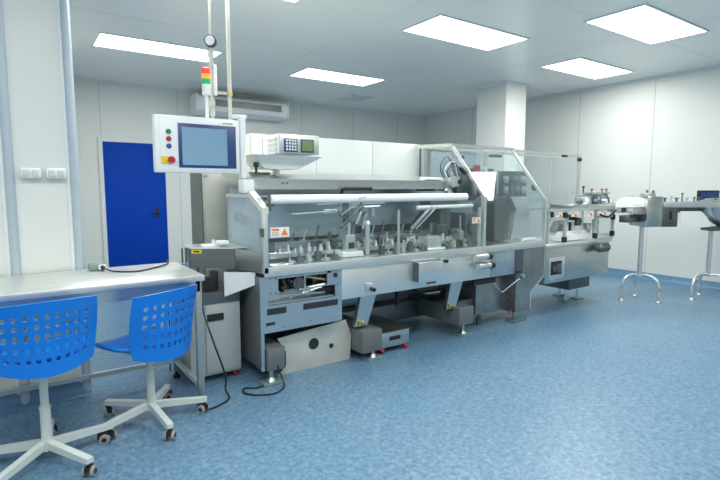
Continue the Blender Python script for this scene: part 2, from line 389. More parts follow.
# ---------------------------------------------------------------- tall rear cabinet and low cabinet
t = thing('electrical_cabinet', 'long beige-white cabinet wall standing behind the packaging machine', 'cabinet', (2.5, 4.4, 0))
B(1.31, 1.75, 4.20, 4.50, .06, 1.87, bev=.004).build('door_panel', 'beige', t)
for x0, x1 in ((1.752, 2.419), (2.421, 3.089), (3.091, 3.74)): B(x0, x1, 4.20, 4.50, .06, 1.88, bev=.004).build('door_panel', 'panelw', t)
B(1.302, 1.309, 4.19, 4.505, .06, 1.86).build('side_panel', 'dsteel', t)
B(1.33, 3.72, 4.22, 4.48, 0, .06).build('plinth', 'grey', t)
B(3.742, 3.775, 4.19, 4.5, 0, 1.88).build('end_post', 'grey', t)
MB().box(1.68, 1.70, 4.18, 4.20, 1.46, 1.52).cyl((1.69, 4.17, 1.49), (1.69, 4.19, 1.49), .012).build('latch', 'black', t)
MB().box(1.33, 1.36, 4.185, 4.2, 1.50, 1.54).build('hinge', 'alu', t)
t = thing('storage_cabinet', 'low pale grey cabinet with a black handle between desk and machine', 'cabinet', (1.15, 3.7, 0))
B(.96, 1.33, 3.46, 3.95, .05, .575, bev=.006).build('body', 'cabinet', t)
B(1.07, 1.325, 3.448, 3.46, .07, .565, bev=.003).build('door', 'cabinet', t)
B(1.08, 1.20, 3.438, 3.448, .455, .505, bev=.003).build('handle', 'black', t)
B(.96, 1.33, 3.455, 3.95, .575, .66).build('equipment_tray', 'dsteel', t)
for (x, y) in ((1.0, 3.5), (1.29, 3.5), (1.29, 3.9), (1.0, 3.9)):
    MB().cyl((x-.012, y, .025), (x+.012, y, .025), .025).box(x-.016, x+.016, y-.01, y+.01, .03, .052).build('caster', 'redp', t)

# ---------------------------------------------------------------- packaging machine
mc = thing('packaging_machine', 'long stainless steel cartoning machine with clear acrylic guards', 'machine', (3, 3.6, 0))
F = 3.20
def P(mb, name, m, parent=None): return mb.build(name, m, parent or mc)
# main table deck and front
P(MB().box(1.42, 4.64, F, 3.95, .80, .84, bev=.004), 'deck', 'steel')
P(MB().box(1.41, 4.645, F-.012, F, .775, .845, bev=.004), 'front_rail', 'alu')
# left pale blue front panel built around its opening
fp = MB()
fp.box(1.40, 1.52, F, F+.012, .605, .775).box(1.40, 1.44, F, F+.012, .565, .605).box(1.93, 2.06, F, F+.012, .66, .775).box(2.0, 2.06, F, F+.012, .565, .66).box(1.40, 2.06, F, F+.012, .37, .565)
fp.box(1.52, 1.96, F, F+.012, .755, .775)
fp = P(fp, 'front_panel', 'bluepanel')
for (a, b_, z0, z1) in ((1.43, 1.58, .50, .545), (1.72, 2.02, .50, .545), (1.42, 1.49, .425, .445)): B(a, b_, F-.003, F+.001, z0, z1).build('slot', 'slot', fp)
for (x, z) in ((1.46, .655), (1.50, .655), (1.46, .76), (1.50, .76), (1.56, .40), (1.98, .41), (1.78, .41), (2.02, .60), (2.02, .66)): MB().cyl((x, F-.004, z), (x, F, z), .006, n=10).build('screw', 'dsteel', fp)
MB().cyl((2.0, F-.006, .735), (2.0, F, .735), .018, n=16).build('grommet', 'black', fp)
P(MB().box(1.44, 2.0, F+.30, F+.31, .57, .78), 'mechanism_back_plate', 'dsteel')
# mechanism in the opening
P(MB().box(1.43, 2.0, F+.02, F+.28, .567, .58), 'mechanism_tray', 'steel'); P(MB().box(1.45, 1.98, F+.12, F+.14, .58, .64), 'mechanism_tray', 'alu')
P(MB().prism([(1.52, F+.02, .635), (1.52, F+.02, .625), (1.92, F+.02, .60), (1.92, F+.02, .612)], (0, .02, 0)), 'mechanism_rail', 'steel'); P(MB().box(1.86, 2.0, F+.03, F+.1, .61, .64), 'slide_block', 'black'); P(MB().cyl((1.62, F+.04, .60), (1.90, F+.04, .645), .009), 'push_rod', 'steel')
for x in (1.58, 1.64): P(MB().cyl((x, F+.03, .72), (x+.02, F+.2, .66), .012).cyl((x-.02, F+.05, .74), (x+.05, F+.05, .66), .008), 'lever_arm', 'black')
P(MB().cyl((1.70, F+.03, .70), (1.70, F+.16, .70), .045, n=24).cyl((1.70, F+.02, .70), (1.70, F+.03, .70), .02), 'drive_wheel', 'dsteel')
P(MB().cyl((1.76, F+.05, .66), (1.76, F+.05, .76), .01).box(1.73, 1.79, F+.03, F+.07, .63, .66), 'plunger', 'steel')
P(MB().cyl((1.78, F+.08, .735), (1.94, F+.05, .70), .012), 'push_rod', 'brass')
P(MB().cyl((1.72, F+.06, .645), (1.95, F+.04, .665), .014), 'push_rod', 'steel_l')
P(MB().box(1.86, 1.93, F+.1, F+.2, .66, .74, bev=.008), 'gear_housing', 'dsteel')
P(MB().cyl((1.60, F+.05, .69), (1.55, F+.02, .665), .02), 'hose_fitting', 'black')
# front beam
P(MB().box(2.06, 3.80, F+.005, F+.02, .53, .775, bev=.002), 'front_beam', 'table')
P(MB().box(3.80, 4.16, F, F+.015, .53, .775, bev=.002), 'front_beam', 'bluepanel')
P(MB().box(2.06, 4.16, F+.02, 3.9, .55, .60), 'underframe', 'dsteel')
# push buttons, control box on beam
def knob(x, z, parent=None):
    k = P(MB().box(x-.03, x+.03, F-.02, F+.005, z-.035, z+.035, bev=.004), 'switch_plate', 'alu')
    MB().cyl((x+.01, F-.02, z-.01), (x+.01, F-.06, z-.012), .017).build('knob', 'black', k)
knob(2.32, .60); 
cb = P(MB().box(2.79, 3.07, F-.075, F+.005, .60, .765, bev=.004), 'junction_box', 'steel_l')
MB().box(2.785, 2.792, F-.073, F, .60, .765).build('side_cover', 'dsteel', cb)
MB().cyl((2.88, F-.08, .585), (2.98, F-.08, .585), .008).build('cable_gland', 'black', cb)
kb = P(MB().box(3.10, 3.16, F-.025, F-.0, .73, .775, bev=.003), 'switch_plate', 'alu'); MB().cyl((3.14, F-.025, .75), (3.14, F-.06, .75), .015).build('knob', 'black', kb)
# rear lower skin, dark long frame and its struts
P(MB().box(1.50, 4.1, 3.88, 3.90, .28, .55), 'rear_skin', 'bluepanel')
for k in range(9): P(MB().cyl((2.2+.2*k, 3.875, .42-.01*(k % 2)), (2.2+.2*k, 3.88, .42-.01*(k % 2)), .008, n=8), 'screw', 'dsteel')
P(MB().box(2.3, 4.2, 3.72, 3.9, .10, .27, bev=.005), 'base_beam', 'dsteel')
P(MB().box(2.10, 2.13, 3.50, 3.53, .25, .55), 'upright', 'black')
P(MB().box(2.95, 2.97, 3.62, 3.64, .27, .55), 'upright', 'black')
P(MB().box(2.86, 3.12, F+.03, F+.12, .49, .545, bev=.008), 'motor', 'black')
for x, n in ((2.30, 0), (3.32, 1)):
    lg = P(MB().prism([(x-.09, F+.035, .28), (x+.03, F+.035, .28), (x+.13, F+.035, .55), (x-.03, F+.035, .55)], (0, .04, 0)), 'support_leg', 'steel')
    MB().box(x-.06, x+.0, F+.02, F+.034, .29, .33, bev=.005).cyl((x-.03, F+.02, .31), (x-.03, F-.01, .31), .012).build('clamp', 'brass', lg)
# cross beams (foot boxes) with levelling feet
def footbox(x0, x1, y0, y1, z0, z1, fx, fy):
    b_ = P(MB().box(x0, x1, y0, y1, z0, z1, bev=.006), 'foot_box', 'box')
    MB().cyl((fx, fy, .03), (fx, fy, z0+.002), .016).cyl((fx, fy, .018), (fx, fy, .045), .035, .02).build('foot_stem', 'steel', b_)
    MB().box(fx-.075, fx+.075, fy-.055, fy+.055, 0, .018, bev=.004).build('foot_pad', 'foot', b_)
footbox(1.41, 1.545, 3.16, 3.9, .10, .265, 1.45, 3.20)
footbox(2.22, 2.42, 3.15, 3.9, .075, .255, 2.36, 3.20)
footbox(3.33, 3.52, 3.16, 3.9, .12, .29, 3.46, 3.24)
P(MB().box(1.5, 2.3, 3.7, 3.9, .0, .28), 'base_beam', 'dsteel')
# left end cheek
P(MB().prism([(1.385, F, .775), (1.385, F, .10), (1.385, 3.70, .12), (1.385, 3.88, .50), (1.385, 3.88, .775)], (.015, 0, 0)), 'end_cheek', 'box')
P(MB().box(1.378, 1.402, F-.008, F+.012, .10, .775), 'corner_strip', 'bluepanel')
# infeed box on the left with yellow plate
ib = P(MB().prism([(1.03, 3.66, .815), (1.30, 3.46, .815), (1.385, 3.47, .815), (1.385, 3.85, .815), (1.08, 3.85, .815)], (0, 0, .145)), 'infeed_box', 'grey')
MB().prism([(1.02, 3.655, .96), (1.30, 3.45, .96), (1.40, 3.46, .96), (1.40, 3.87, .96), (1.07, 3.87, .96)], (0, 0, .008)).build('lid', 'steel_l', ib)
dv = Vector((.27, -.20, 0)).normalized(); nv = Vector((-dv.y, dv.x, 0))*-1
def onface(s0, s1, z0, z1, off, th=.003):
    o = Vector((1.03, 3.66, 0))+nv*off; return [o+dv*s0+Vector((0, 0, z0)), o+dv*s1+Vector((0, 0, z0)), o+dv*s1+Vector((0, 0, z1)), o+dv*s0+Vector((0, 0, z1))], nv*th
a, b_ = onface(.02, .095, .925, .953, 0); yl = MB().prism(a, b_).build('type_plate', 'yellow', ib)
a, b_ = onface(.035, .08, .933, .945, .003, .001); MB().prism(a, b_).build('type_print', 'black', yl)
MB().box(1.0, 1.02, 3.64, 3.66, .86, .97).box(.98, .99, 3.66, 3.68, .86, .965).build('guide_post', 'dsteel', ib)
MB().box(1.12, 1.26, 3.6, 3.68, .968, .985, bev=.003).box(1.22, 1.30, 3.56, 3.64, .985, 1.01, bev=.006).cyl((1.2, 3.62, .985), (1.2, 3.62, 1.02), .012).build('label_head', 'white', ib)
P(MB().prism([(1.302, 3.455, .815), (1.405, 3.22, .80), (1.405, 3.47, .80)], (0, 0, .145)), 'infeed_transition', 'steel')
P(MB().box(1.46, 1.62, 3.46, 3.6, .84, .98), 'end_block', 'dsteel')
# curved belt end
pts = [(1.45+.13*(1-math.cos(a)), 3.35-.1*math.sin(a), .845) for a in [PI*k/12 for k in range(13)]]
P(MB().tube(pts, .012).tube([(p[0], p[1], .93) for p in pts], .006), 'curved_guide', 'steel_l')
P(MB().prism([(1.21, 3.44, .80), (1.21, 3.44, .62), (1.39, 3.30, .71), (1.39, 3.30, .80)], (0, .004, 0)), 'chute_plate', 'white')
P(MB().box(1.14, 1.19, 3.5, 3.56, .665, .80, bev=.004).box(1.08, 1.14, 3.5, 3.55, .665, .76), 'drive_bracket', 'black')

# back wall of the process area
P(MB().box(1.46, 3.66, 3.93, 3.945, .84, 1.40), 'back_plate', 'backp')
P(MB().box(2.69, 3.64, 3.90, 3.93, .97, 1.035), 'back_slot', 'slot')
P(MB().box(1.60, 2.49, 3.90, 3.93, .93, .965), 'back_slot', 'slot')
P(MB().prism([(3.22, 3.72, 1.05), (3.60, 3.72, 1.05), (3.62, 3.72, 1.17), (3.34, 3.72, 1.17)], (0, .01, 0)), 'back_slot', 'slot')
P(MB().box(1.72, 1.82, 3.86, 3.93, 1.26, 1.31, bev=.01), 'bracket', 'steel')
P(MB().prism([(1.41, 3.70, 1.15), (1.41, 3.70, 1.21), (1.5, 3.70, 1.21), (1.53, 3.70, 1.13), (1.62, 3.70, 1.12), (1.62, 3.70, 1.10), (1.48, 3.70, 1.11)], (0, .03, 0)), 'bracket', 'dsteel')

# stainless hood
hd = P(MB().prism([(1.47, 3.49, 1.39), (1.47, 3.49, 1.468), (1.47, 3.80, 1.515), (1.47, 4.17, 1.53), (1.47, 4.17, 1.51), (1.47, 3.51, 1.44), (1.47, 3.51, 1.39)], (2.08, 0, 0)), 'hood', 'steel')
MB().prism([(1.47, 3.50, 1.47), (1.60, 3.50, 1.47), (1.66, 3.60, 1.52), (1.48, 3.60, 1.52)], (0, .01, 0)).build('hinge_cover', 'dsteel', hd)
MB().tube([(2.24, 3.485, 1.35), (2.24, 3.46, 1.39), (2.25, 3.44, 1.395), (2.52, 3.44, 1.395), (2.53, 3.46, 1.39), (2.54, 3.485, 1.40)], .014, n=8).build('handle', 'black', hd)
for x in (1.70, 1.735): MB().box(x, x+.018, 3.484, 3.49, 1.435, 1.442).build('slot', 'black', hd)
P(MB().box(1.47, 3.6, 3.52, 3.93, 1.33, 1.345), 'shelf_plate', 'bluepanel')
# white roll along the front top
wr = P(MB().cyl((1.47, F, 1.32), (3.42, F, 1.32), .033, n=24), 'cover_roll', 'tube')
for x in (2.20,): MB().tube([(x, F-.036, 1.32), (x+.06, F-.036, 1.335), (x+.03, F+.03, 1.29), (x-.07, F+.1, 1.19)], .007).build('tie', 'alu', wr)
P(MB().cyl((3.05, 3.45, 1.22), (3.78, 3.45, 1.225), .018, n=16), 'roller', 'tube')
# guard posts and rails (left end)
P(MB().box(1.405, 1.445, F-.012, F+.028, .80, 1.235, bev=.003), 'guard_post', 'alu')
P(MB().prism([(1.40, F-.015, 1.22), (1.45, F-.015, 1.22), (1.43, F+.20, 1.35), (1.38, F+.20, 1.35)], (0, 0, .045)), 'hinge_arm', 'pipe')
P(MB().box(1.40, 1.425, F+.15, 3.88, 1.33, 1.355), 'guard_rail', 'alu')
P(MB().box(1.44, 1.50, F-.01, F+.02, 1.27, 1.29).box(1.455, 1.475, F-.005, F+.015, 1.24, 1.36), 'hinge', 'dsteel')
P(MB().box(1.408, 1.414, F+.03, 3.88, .93, 1.33), 'guard_pane', 'glassb')
P(MB().box(1.45, 2.62, F-.004, F+.004, .85, 1.285), 'guard_pane', 'glass')
P(MB().box(2.63, 3.66, F-.004, F+.004, .85, 1.285), 'guard_pane', 'glass')
P(MB().box(2.615, 2.632, F-.008, F+.008, .85, 1.22), 'pane_clip', 'alu')
P(MB().box(1.395, 1.41, F-.02, F+.03, 1.06, 1.12), 'latch', 'dsteel')
# warning labels
def warn(x, z, y=F-.014, s=1, parent=None):
    l = P(MB().box(x, x+.145*s, y-.002, y, z, z+.07*s), 'warning_label', 'label')
    MB().box(x+.008*s, x+.065*s, y-.003, y-.002, z+.045*s, z+.06*s).build('print', 'orange', l)
    MB().prism([(x+.08*s, y-.0035, z+.012*s), (x+.135*s, y-.0035, z+.012*s), (x+.1075*s, y-.0035, z+.06*s)], (0, .0015, 0)).build('warning_triangle', 'orange', l)
    for k in range(3): MB().box(x+.01*s, x+.06*s, y-.003, y-.002, z+(.012+.01*k)*s, z+(.015+.01*k)*s).build('print_line', 'grey', l)
warn(1.46, 1.055); warn(3.50, 1.07, F-.008, .8)
# transport chain with white pushers
P(MB().box(1.55, 3.66, 3.44, 3.62, .84, .875, bev=.004), 'chain_bed', 'dsteel')
P(MB().box(1.55, 3.66, 3.41, 3.425, .87, .90), 'guide_rail', 'steel_l')
P(MB().box(1.62, 3.66, 3.66, 3.68, .92, .96), 'guide_rail', 'steel')
n = 0
x = 1.60
while x < 3.64:
    if not (2.14 < x < 2.36):
        h = .055+.018*((n*7) % 3)
        P(MB().prism([(x, 3.46, .875), (x+.036, 3.46, .875), (x+.022, 3.46, .875+h*.5), (x+.014, 3.46, .875+h), (x+.008, 3.46, .875+h*.7)], (0, .03, 0)), 'pusher', 'tube')
    x += (.05, .075, .06)[n % 3]; n += 1
n = 0
for k in range(24):
    x = 1.66+.083*k
    P(MB().box(x, x+.03, 3.58, 3.64, .875, .905+.008*(k % 3), bev=.003), 'bucket', ('steel_l', 'alu', 'dsteel')[k % 3])
# pick and place arm assembly near the middle
P(MB().box(2.14, 2.34, 3.30, 3.44, .845, .885, bev=.006), 'pedestal', 'tube')
P(MB().box(2.19, 2.28, 3.33, 3.40, .885, 1.02, bev=.006).cyl((2.235, 3.36, 1.02), (2.235, 3.36, 1.12), .012), 'gripper_column', 'steel_l')
P(MB().box(2.21, 2.26, 3.32, 3.33, .91, .96), 'sensor', 'black')
P(MB().cyl((2.18, 3.40, 1.08), (2.42, 3.44, 1.25), .012).cyl((2.23, 3.40, 1.06), (2.47, 3.44, 1.20), .008), 'pick_arm', 'dsteel')
P(MB().cyl((2.42, 3.42, 1.235), (2.62, 3.46, 1.24), .014).cyl((2.42, 3.40, 1.22), (2.42, 3.48, 1.22), .025), 'pick_arm', 'steel')
P(MB().cyl((2.34, 3.42, 1.10), (2.40, 3.42, 1.2), .02, .012).cyl((2.40, 3.40, 1.06), (2.44, 3.42, 1.17), .01), 'pick_arm', 'alu')
P(MB().box(2.24, 2.28, 3.43, 3.46, 1.1, 1.33), 'arm_bracket', 'dsteel')
P(MB().box(2.06, 2.26, 3.46, 3.5, 1.19, 1.23, bev=.01).box(2.2, 2.5, 3.46, 3.49, 1.23, 1.25), 'arm_bracket', 'alu')
P(MB().tube(path([(2.26, 3.45, 1.32), (2.40, 3.45, 1.29), (2.44, 3.45, 1.2), (2.36, 3.45, 1.12)]), .006), 'air_hose', 'black')
P(MB().tube(path([(2.20, 3.43, 1.32), (2.17, 3.42, 1.2), (2.26, 3.43, 1.14), (2.38, 3.43, 1.09)]), .005), 'air_hose', 'dsteel')
P(MB().cyl((2.42, 3.36, .845), (2.42, 3.36, 1.10), .022).cyl((2.42, 3.36, 1.10), (2.42, 3.36, 1.13), .028, .014), 'stand_column', 'alu')
for k, x in enumerate((2.50, 2.62, 2.70, 2.84, 2.98)): P(MB().box(x, x+.05, 3.46, 3.52, .90, .95+.02*(k % 2), bev=.006).cyl((x+.02, 3.48, .95), (x+.02, 3.48, 1.01), .009), 'forming_head', ('steel_l', 'dsteel')[k % 2])
P(MB().box(2.52, 2.60, 3.7, 3.76, 1.16, 1.21, bev=.01).cyl((2.66, 3.72, 1.14), (2.66, 3.72, 1.22), .02).cyl((2.74, 3.72, 1.14), (2.74, 3.72, 1.22), .02), 'valve_block', 'steel_l')
P(MB().box(3.04, 3.20, 3.28, 3.42, .845, .96, bev=.004), 'forming_block', 'alu')
P(MB().box(3.02, 3.22, 3.25, 3.28, .845, .862, bev=.003), 'forming_plate', 'tube')
P(MB().cyl((3.02, 3.5, 1.02), (3.22, 3.44, 1.23), .016).cyl((3.08, 3.5, 1.02), (3.28, 3.44, 1.22), .01), 'swing_arm', 'alu')
P(MB().box(3.34, 3.46, 3.48, 3.56, .95, 1.05, bev=.01).cyl((3.40, 3.5, 1.05), (3.40, 3.5, 1.16), .014), 'forming_head', 'dsteel')
P(MB().box(3.46, 3.60, 3.56, 3.66, .98, 1.2, bev=.01), 'gear_housing', 'dsteel')
# lower deck mechanisms: cams, sliders and adjusting screws behind the guard
for k in range(26):
    x = 1.66+.078*k; y = 3.30+.05*((k*3) % 3); h = .02+.018*((k*5) % 4)
    if 2.1 < x < 2.46 or 3.0 < x < 3.24: continue
    P(MB().box(x, x+.035+.01*(k % 2), y, y+.04, .84, .84+h, bev=.004).cyl((x+.015, y+.02, .84+h), (x+.015, y+.02, .865+h), .007, n=8), 'slider', ('steel_l', 'dsteel', 'alu', 'grey')[(k*7) % 4])
for k in range(14):
    x = 1.9+.12*k; P(MB().cyl((x, 3.74, .95), (x+.03, 3.74, 1.02+.03*(k % 3)), .010, n=8).box(x-.02, x+.03, 3.72, 3.78, .92, .96, bev=.005), 'actuator', ('dsteel', 'steel', 'grey')[k % 3])
for k in range(10):
    x = 2.46+.11*k; P(MB().box(x, x+.05, 3.70, 3.76, .84, .93+.02*(k % 3), bev=.005), 'cam_block', ('grey', 'dsteel', 'alu')[k % 3])
P(MB().cyl((2.05, 3.55, 1.265), (2.75, 3.55, 1.265), .007).cyl((1.75, 3.42, 1.20), (2.05, 3.42, 1.21), .006), 'tie_rod', 'alu')
P(MB().box(3.46, 3.52, 3.3, 3.36, .84, .99, bev=.005).cyl((3.49, 3.33, .99), (3.49, 3.33, 1.14), .009), 'stop_post', 'steel')
P(MB().box(3.26, 3.64, 3.50, 3.66, 1.20, 1.30, bev=.01), 'feeder_body', 'dsteel')
P(MB().cyl((3.56, 3.40, .95), (3.56, 3.48, .95), .055, n=20), 'cam_wheel', 'steel')
for k in range(6):
    x = 2.05+.06*k; P(MB().box(x, x+.035, 3.52, 3.58, .90, .94+.015*(k % 3), bev=.004), 'clamp', ('dsteel', 'steel_l')[k % 2])
# printing / hot-melt unit cluster above the hood end
P(MB().box(3.34, 3.58, 3.52, 3.8, 1.37, 1.41), 'unit_plate', 'dsteel')
P(MB().box(3.46, 3.60, 3.46, 3.60, 1.40, 1.50, bev=.01), 'feeder_housing', 'steel')
P(MB().cyl((3.50, 3.43, 1.46), (3.50, 3.47, 1.46), .05, n=20).cyl((3.50, 3.42, 1.46), (3.50, 3.43, 1.46), .02), 'feeder_wheel', 'alu')
P(MB().cyl((3.56, 3.42, 1.38), (3.56, 3.47, 1.38), .035, n=20), 'feeder_wheel', 'dsteel')
P(MB().cyl((3.44, 3.43, 1.37), (3.44, 3.47, 1.37), .028, n=20), 'feeder_wheel', 'steel_l')
for k in range(5): P(MB().tube(path([(3.44+.03*k, 3.5, 1.48), (3.38+.03*k, 3.5, 1.60-.015*k), (3.48+.035*k, 3.5, 1.70-.02*k), (3.60+.02*k, 3.52, 1.52)]), .005), 'air_hose', ('black', 'dsteel', 'tube')[k % 3])
P(MB().cyl((3.60, 3.46, 1.60), (3.66, 3.44, 1.54), .018).box(3.56, 3.62, 3.44, 3.5, 1.44, 1.48, bev=.01), 'clamp_lever', 'black')
P(MB().box(3.2, 3.42, 3.5, 3.6, 1.475, 1.50, bev=.01), 'glue_head', 'tube')
# tall right guard enclosure
A = 'alu'
P(MB().tube([(3.68, F+.01, .84), (3.68, F+.01, 1.32)], .018, square=True), 'guard_post', A)
P(MB().tube([(4.64, F+.01, .78), (4.64, F+.01, 1.27)], .016, square=True), 'guard_post', A)
P(MB().tube([(3.62, F+.01, .84), (3.62, F+.01, 1.22)], .011, square=True), 'guard_post', A)
P(MB().tube([(3.68, F, 1.31), (3.68, 3.64, 1.82)], .014, square=True), 'sloping_bar', 'steel_l')
P(MB().tube([(4.64, F, 1.26), (4.64, 3.66, 1.82)], .013, square=True), 'sloping_bar', 'steel_l')
P(MB().tube([(3.66, 3.64, 1.83), (4.66, 3.66, 1.83)], .017, square=True), 'guard_rail', 'steel_l')
P(MB().tube([(3.68, 3.64, 1.83), (3.68, 4.19, 1.85)], .018, square=True), 'guard_rail', 'pipe')
P(MB().tube([(3.76, 4.15, .84), (3.76, 4.15, 1.86)], .022, square=True), 'guard_post', A)
P(MB().tube([(4.64, 4.05, .84), (4.64, 4.05, 1.83)], .018, square=True), 'guard_post', A)
P(MB().tube([(4.64, 3.66, 1.83), (4.64, 4.05, 1.83)], .016, square=True), 'guard_rail', A)
P(MB().tube([(3.76, 4.1, 1.84), (4.64, 4.05, 1.83)], .016, square=True), 'guard_rail', A)
P(MB().tube([(4.64, 3.64, 1.815), (5.9, 3.61, 1.80)], .014, square=True), 'guard_rail', A)
P(MB().tube([(4.64, 4.05, 1.83), (5.9, 4.03, 1.81)], .014, square=True), 'guard_rail', A)
P(MB().tube([(5.9, 3.61, 1.80), (5.9, 4.03, 1.81)], .014, square=True), 'guard_rail', A)
for y in (3.61, 4.03): P(MB().tube([(5.9, y, 1.18), (5.9, y, 1.80)], .014, square=True), 'guard_post', A)
P(MB().box(5.88, 5.92, 3.59, 3.63, 1.735, 1.775), 'corner_joint', 'black'); P(MB().box(5.88, 5.92, 3.59, 3.63, 1.23, 1.275), 'corner_joint', 'black')
P(MB().prism([(3.70, F+.005, 1.30), (4.62, F+.005, 1.26), (4.62, 3.63, 1.79), (3.70, 3.63, 1.79)], (0, .006, 0)), 'guard_pane', 'glass')
P(MB().box(3.70, 4.62, F, F+.006, .86, 1.29), 'guard_pane', 'glass')
P(MB().prism([(3.675, F+.03, .86), (3.675, F+.03, 1.30), (3.675, 3.63, 1.80), (3.675, 4.13, 1.82), (3.675, 4.13, 1.5), (3.675, 3.95, .86)], (.005, 0, 0)), 'guard_pane', 'glass')
P(MB().prism([(4.645, F+.03, .86), (4.645, F+.03, 1.26), (4.645, 3.64, 1.80), (4.645, 4.03, 1.80), (4.645, 4.03, .86)], (.005, 0, 0)), 'guard_pane', 'glass')
P(MB().box(4.66, 5.88, 3.61, 3.616, 1.20, 1.78), 'guard_pane', 'glass')
P(MB().box(3.80, 4.6, 4.08, 4.085, .86, 1.80), 'guard_pane', 'glassb')
P(MB().box(5.50, 5.60, 3.585, 3.60, 1.775, 1.80), 'hinge', 'black')
P(MB().box(3.72, 3.82, 3.60, 3.63, 1.70, 1.73, bev=.008), 'handle', 'black'); P(MB().box(4.22, 4.40, 3.60, 3.64, 1.73, 1.76, bev=.008), 'door_damper', 'dsteel')
P(MB().box(3.95, 4.05, 3.60, 3.604, 1.58, 1.64), 'warning_label', 'redp')
P(MB().cyl((4.655, 3.36, 1.41), (4.67, 3.36, 1.41), .04, n=16), 'guard_knob', 'black')
# white paper magazine, octagon guard, light housing
P(MB().prism([(3.90, 3.62, 1.56), (4.34, 3.62, 1.565), (4.06, 3.42, 1.27), (3.99, 3.42, 1.27)], (0, .02, .01)), 'carton_hopper', 'tube')
oc = [(4.10, 1.24), (4.18, 1.31), (4.30, 1.31), (4.40, 1.20), (4.42, 1.05), (4.36, .90), (4.28, .845), (4.12, .845)]
P(MB().prism([(x-.02, 3.42, z) for x, z in oc], (0, .3, 0)), 'drum_guard', 'dsteel')
P(MB().prism([(4.29, 3.38, 1.31), (4.56, 3.38, 1.30), (4.60, 3.38, 1.16), (4.60, 3.38, .9), (4.30, 3.38, .85), (4.40, 3.38, 1.16)], (0, .25, 0)), 'drum_cover', 'steel_l')
P(MB().box(3.74, 4.04, 3.5, 3.8, .845, 1.15, bev=.01), 'gear_housing', 'dsteel')
P(MB().cyl((3.86, 3.46, 1.0), (3.86, 3.5, 1.0), .09, n=24), 'cam_wheel', 'dsteel')
for k in range(7): P(MB().box(4.20+.06*k, 4.24+.06*k, 3.80, 3.9, 1.32+.03*(k % 3), 1.52+.04*((k*5) % 4), bev=.008), 'valve', ('steel', 'dsteel', 'blueblk')[k % 3])
P(MB().box(4.10, 4.62, 3.9, 3.93, 1.26, 1.62), 'valve_plate', 'dsteel')
P(MB().box(3.74, 4.6, 3.96, 3.98, .84, 1.25), 'back_plate', 'backp')
P(MB().cyl((4.36, 3.27, .86), (4.56, 3.27, .862), .014, n=10).cyl((4.36, 3.27, .845), (4.36, 3.27, .86), .012).cyl((4.56, 3.27, .845), (4.56, 3.27, .86), .012), 'handle', 'tube')
for k in range(4): P(MB().cyl((4.46+.05*k, 3.5, 1.32), (4.46+.05*k, 3.5, 1.36), .012).sph((4.46+.05*k, 3.5, 1.365), .014), 'adjusting_knob', 'dsteel')
# hand-wheel cylinders at the front near the guard post
for (z, x0) in ((.755, 3.50), (.665, 3.54)):
    c_ = P(MB().cyl((x0, F-.06, z), (x0+.17, F-.06, z), .028, n=18).box(x0+.14, x0+.17, F-.05, F, z-.03, z+.03), 'air_cylinder', 'steel_l')
    MB().cyl((x0+.17, F-.06, z), (x0+.21, F-.06, z), .034, n=16).cyl((x0+.21, F-.06, z), (x0+.24, F-.06, z), .012).build('end_cap', 'black', c_)
# right end cheek of the main body
P(MB().prism([(4.16, F-.003, .775), (4.64, F-.003, .775), (4.64, F-.003, .47), (4.42, F-.003, .31), (4.42, F-.003, .12), (4.18, F-.003, .12), (4.18, F-.003, .50), (4.16, F-.003, .53)], (0, .5, 0)), 'end_cheek', 'msteel')
P(MB().prism([(4.642, F-.006, .775), (4.655, F-.006, .775), (4.655, F-.006, .46), (4.435, F-.006, .30), (4.435, F-.006, .12), (4.42, F-.006, .12), (4.42, F-.006, .31), (4.642, F-.006, .47)], (0, .5, 0)), 'edge_trim', 'steel_l')
P(MB().box(4.16, 4.28, F-.008, F-.003, .47, .775), 'cover_plate', 'dsteel')
P(MB().box(3.70, 4.18, F+.1, F+.6, .14, .50, bev=.006), 'drive_housing', 'msteel')
P(MB().tube([(3.88, F+.08, .50), (4.04, F+.06, .34), (4.22, F-.02, .48)], .007), 'v_handle', 'steel')
P(MB().box(4.16, 4.22, F-.03, F-.008, .535, .555), 'latch', 'black')
P(MB().cyl((4.27, F-.03, .50), (4.27, F-.008, .50), .02, n=12), 'knob', 'steel_l')
P(MB().cyl((3.86, F+.2, .0), (3.86, F+.2, .14), .022), 'foot_stem', 'dsteel')
ft = P(MB().cyl((4.30, F+.1, .02), (4.30, F+.1, .12), .016).cyl((4.22, F+.12, .06), (4.22, F+.12, .12), .01), 'foot_stem', 'legsteel')
P(MB().box(4.22, 4.42, F+.03, F+.15, 0, .018, bev=.004), 'foot_pad', 'foot')
P(MB().box(3.52, 3.75, F+.15, F+.5, .10, .30), 'base_beam', 'dsteel')
P(MB().tube(path([(4.1, F+.06, .30), (4.2, F+.02, .22), (4.12, F+.02, .12), (4.2, F+.05, .10)]), .005), 'air_hose', 'redp')
P(MB().box(3.60, 3.92, F+.04, F+.06, .46, .525), 'cover_plate', 'slot')

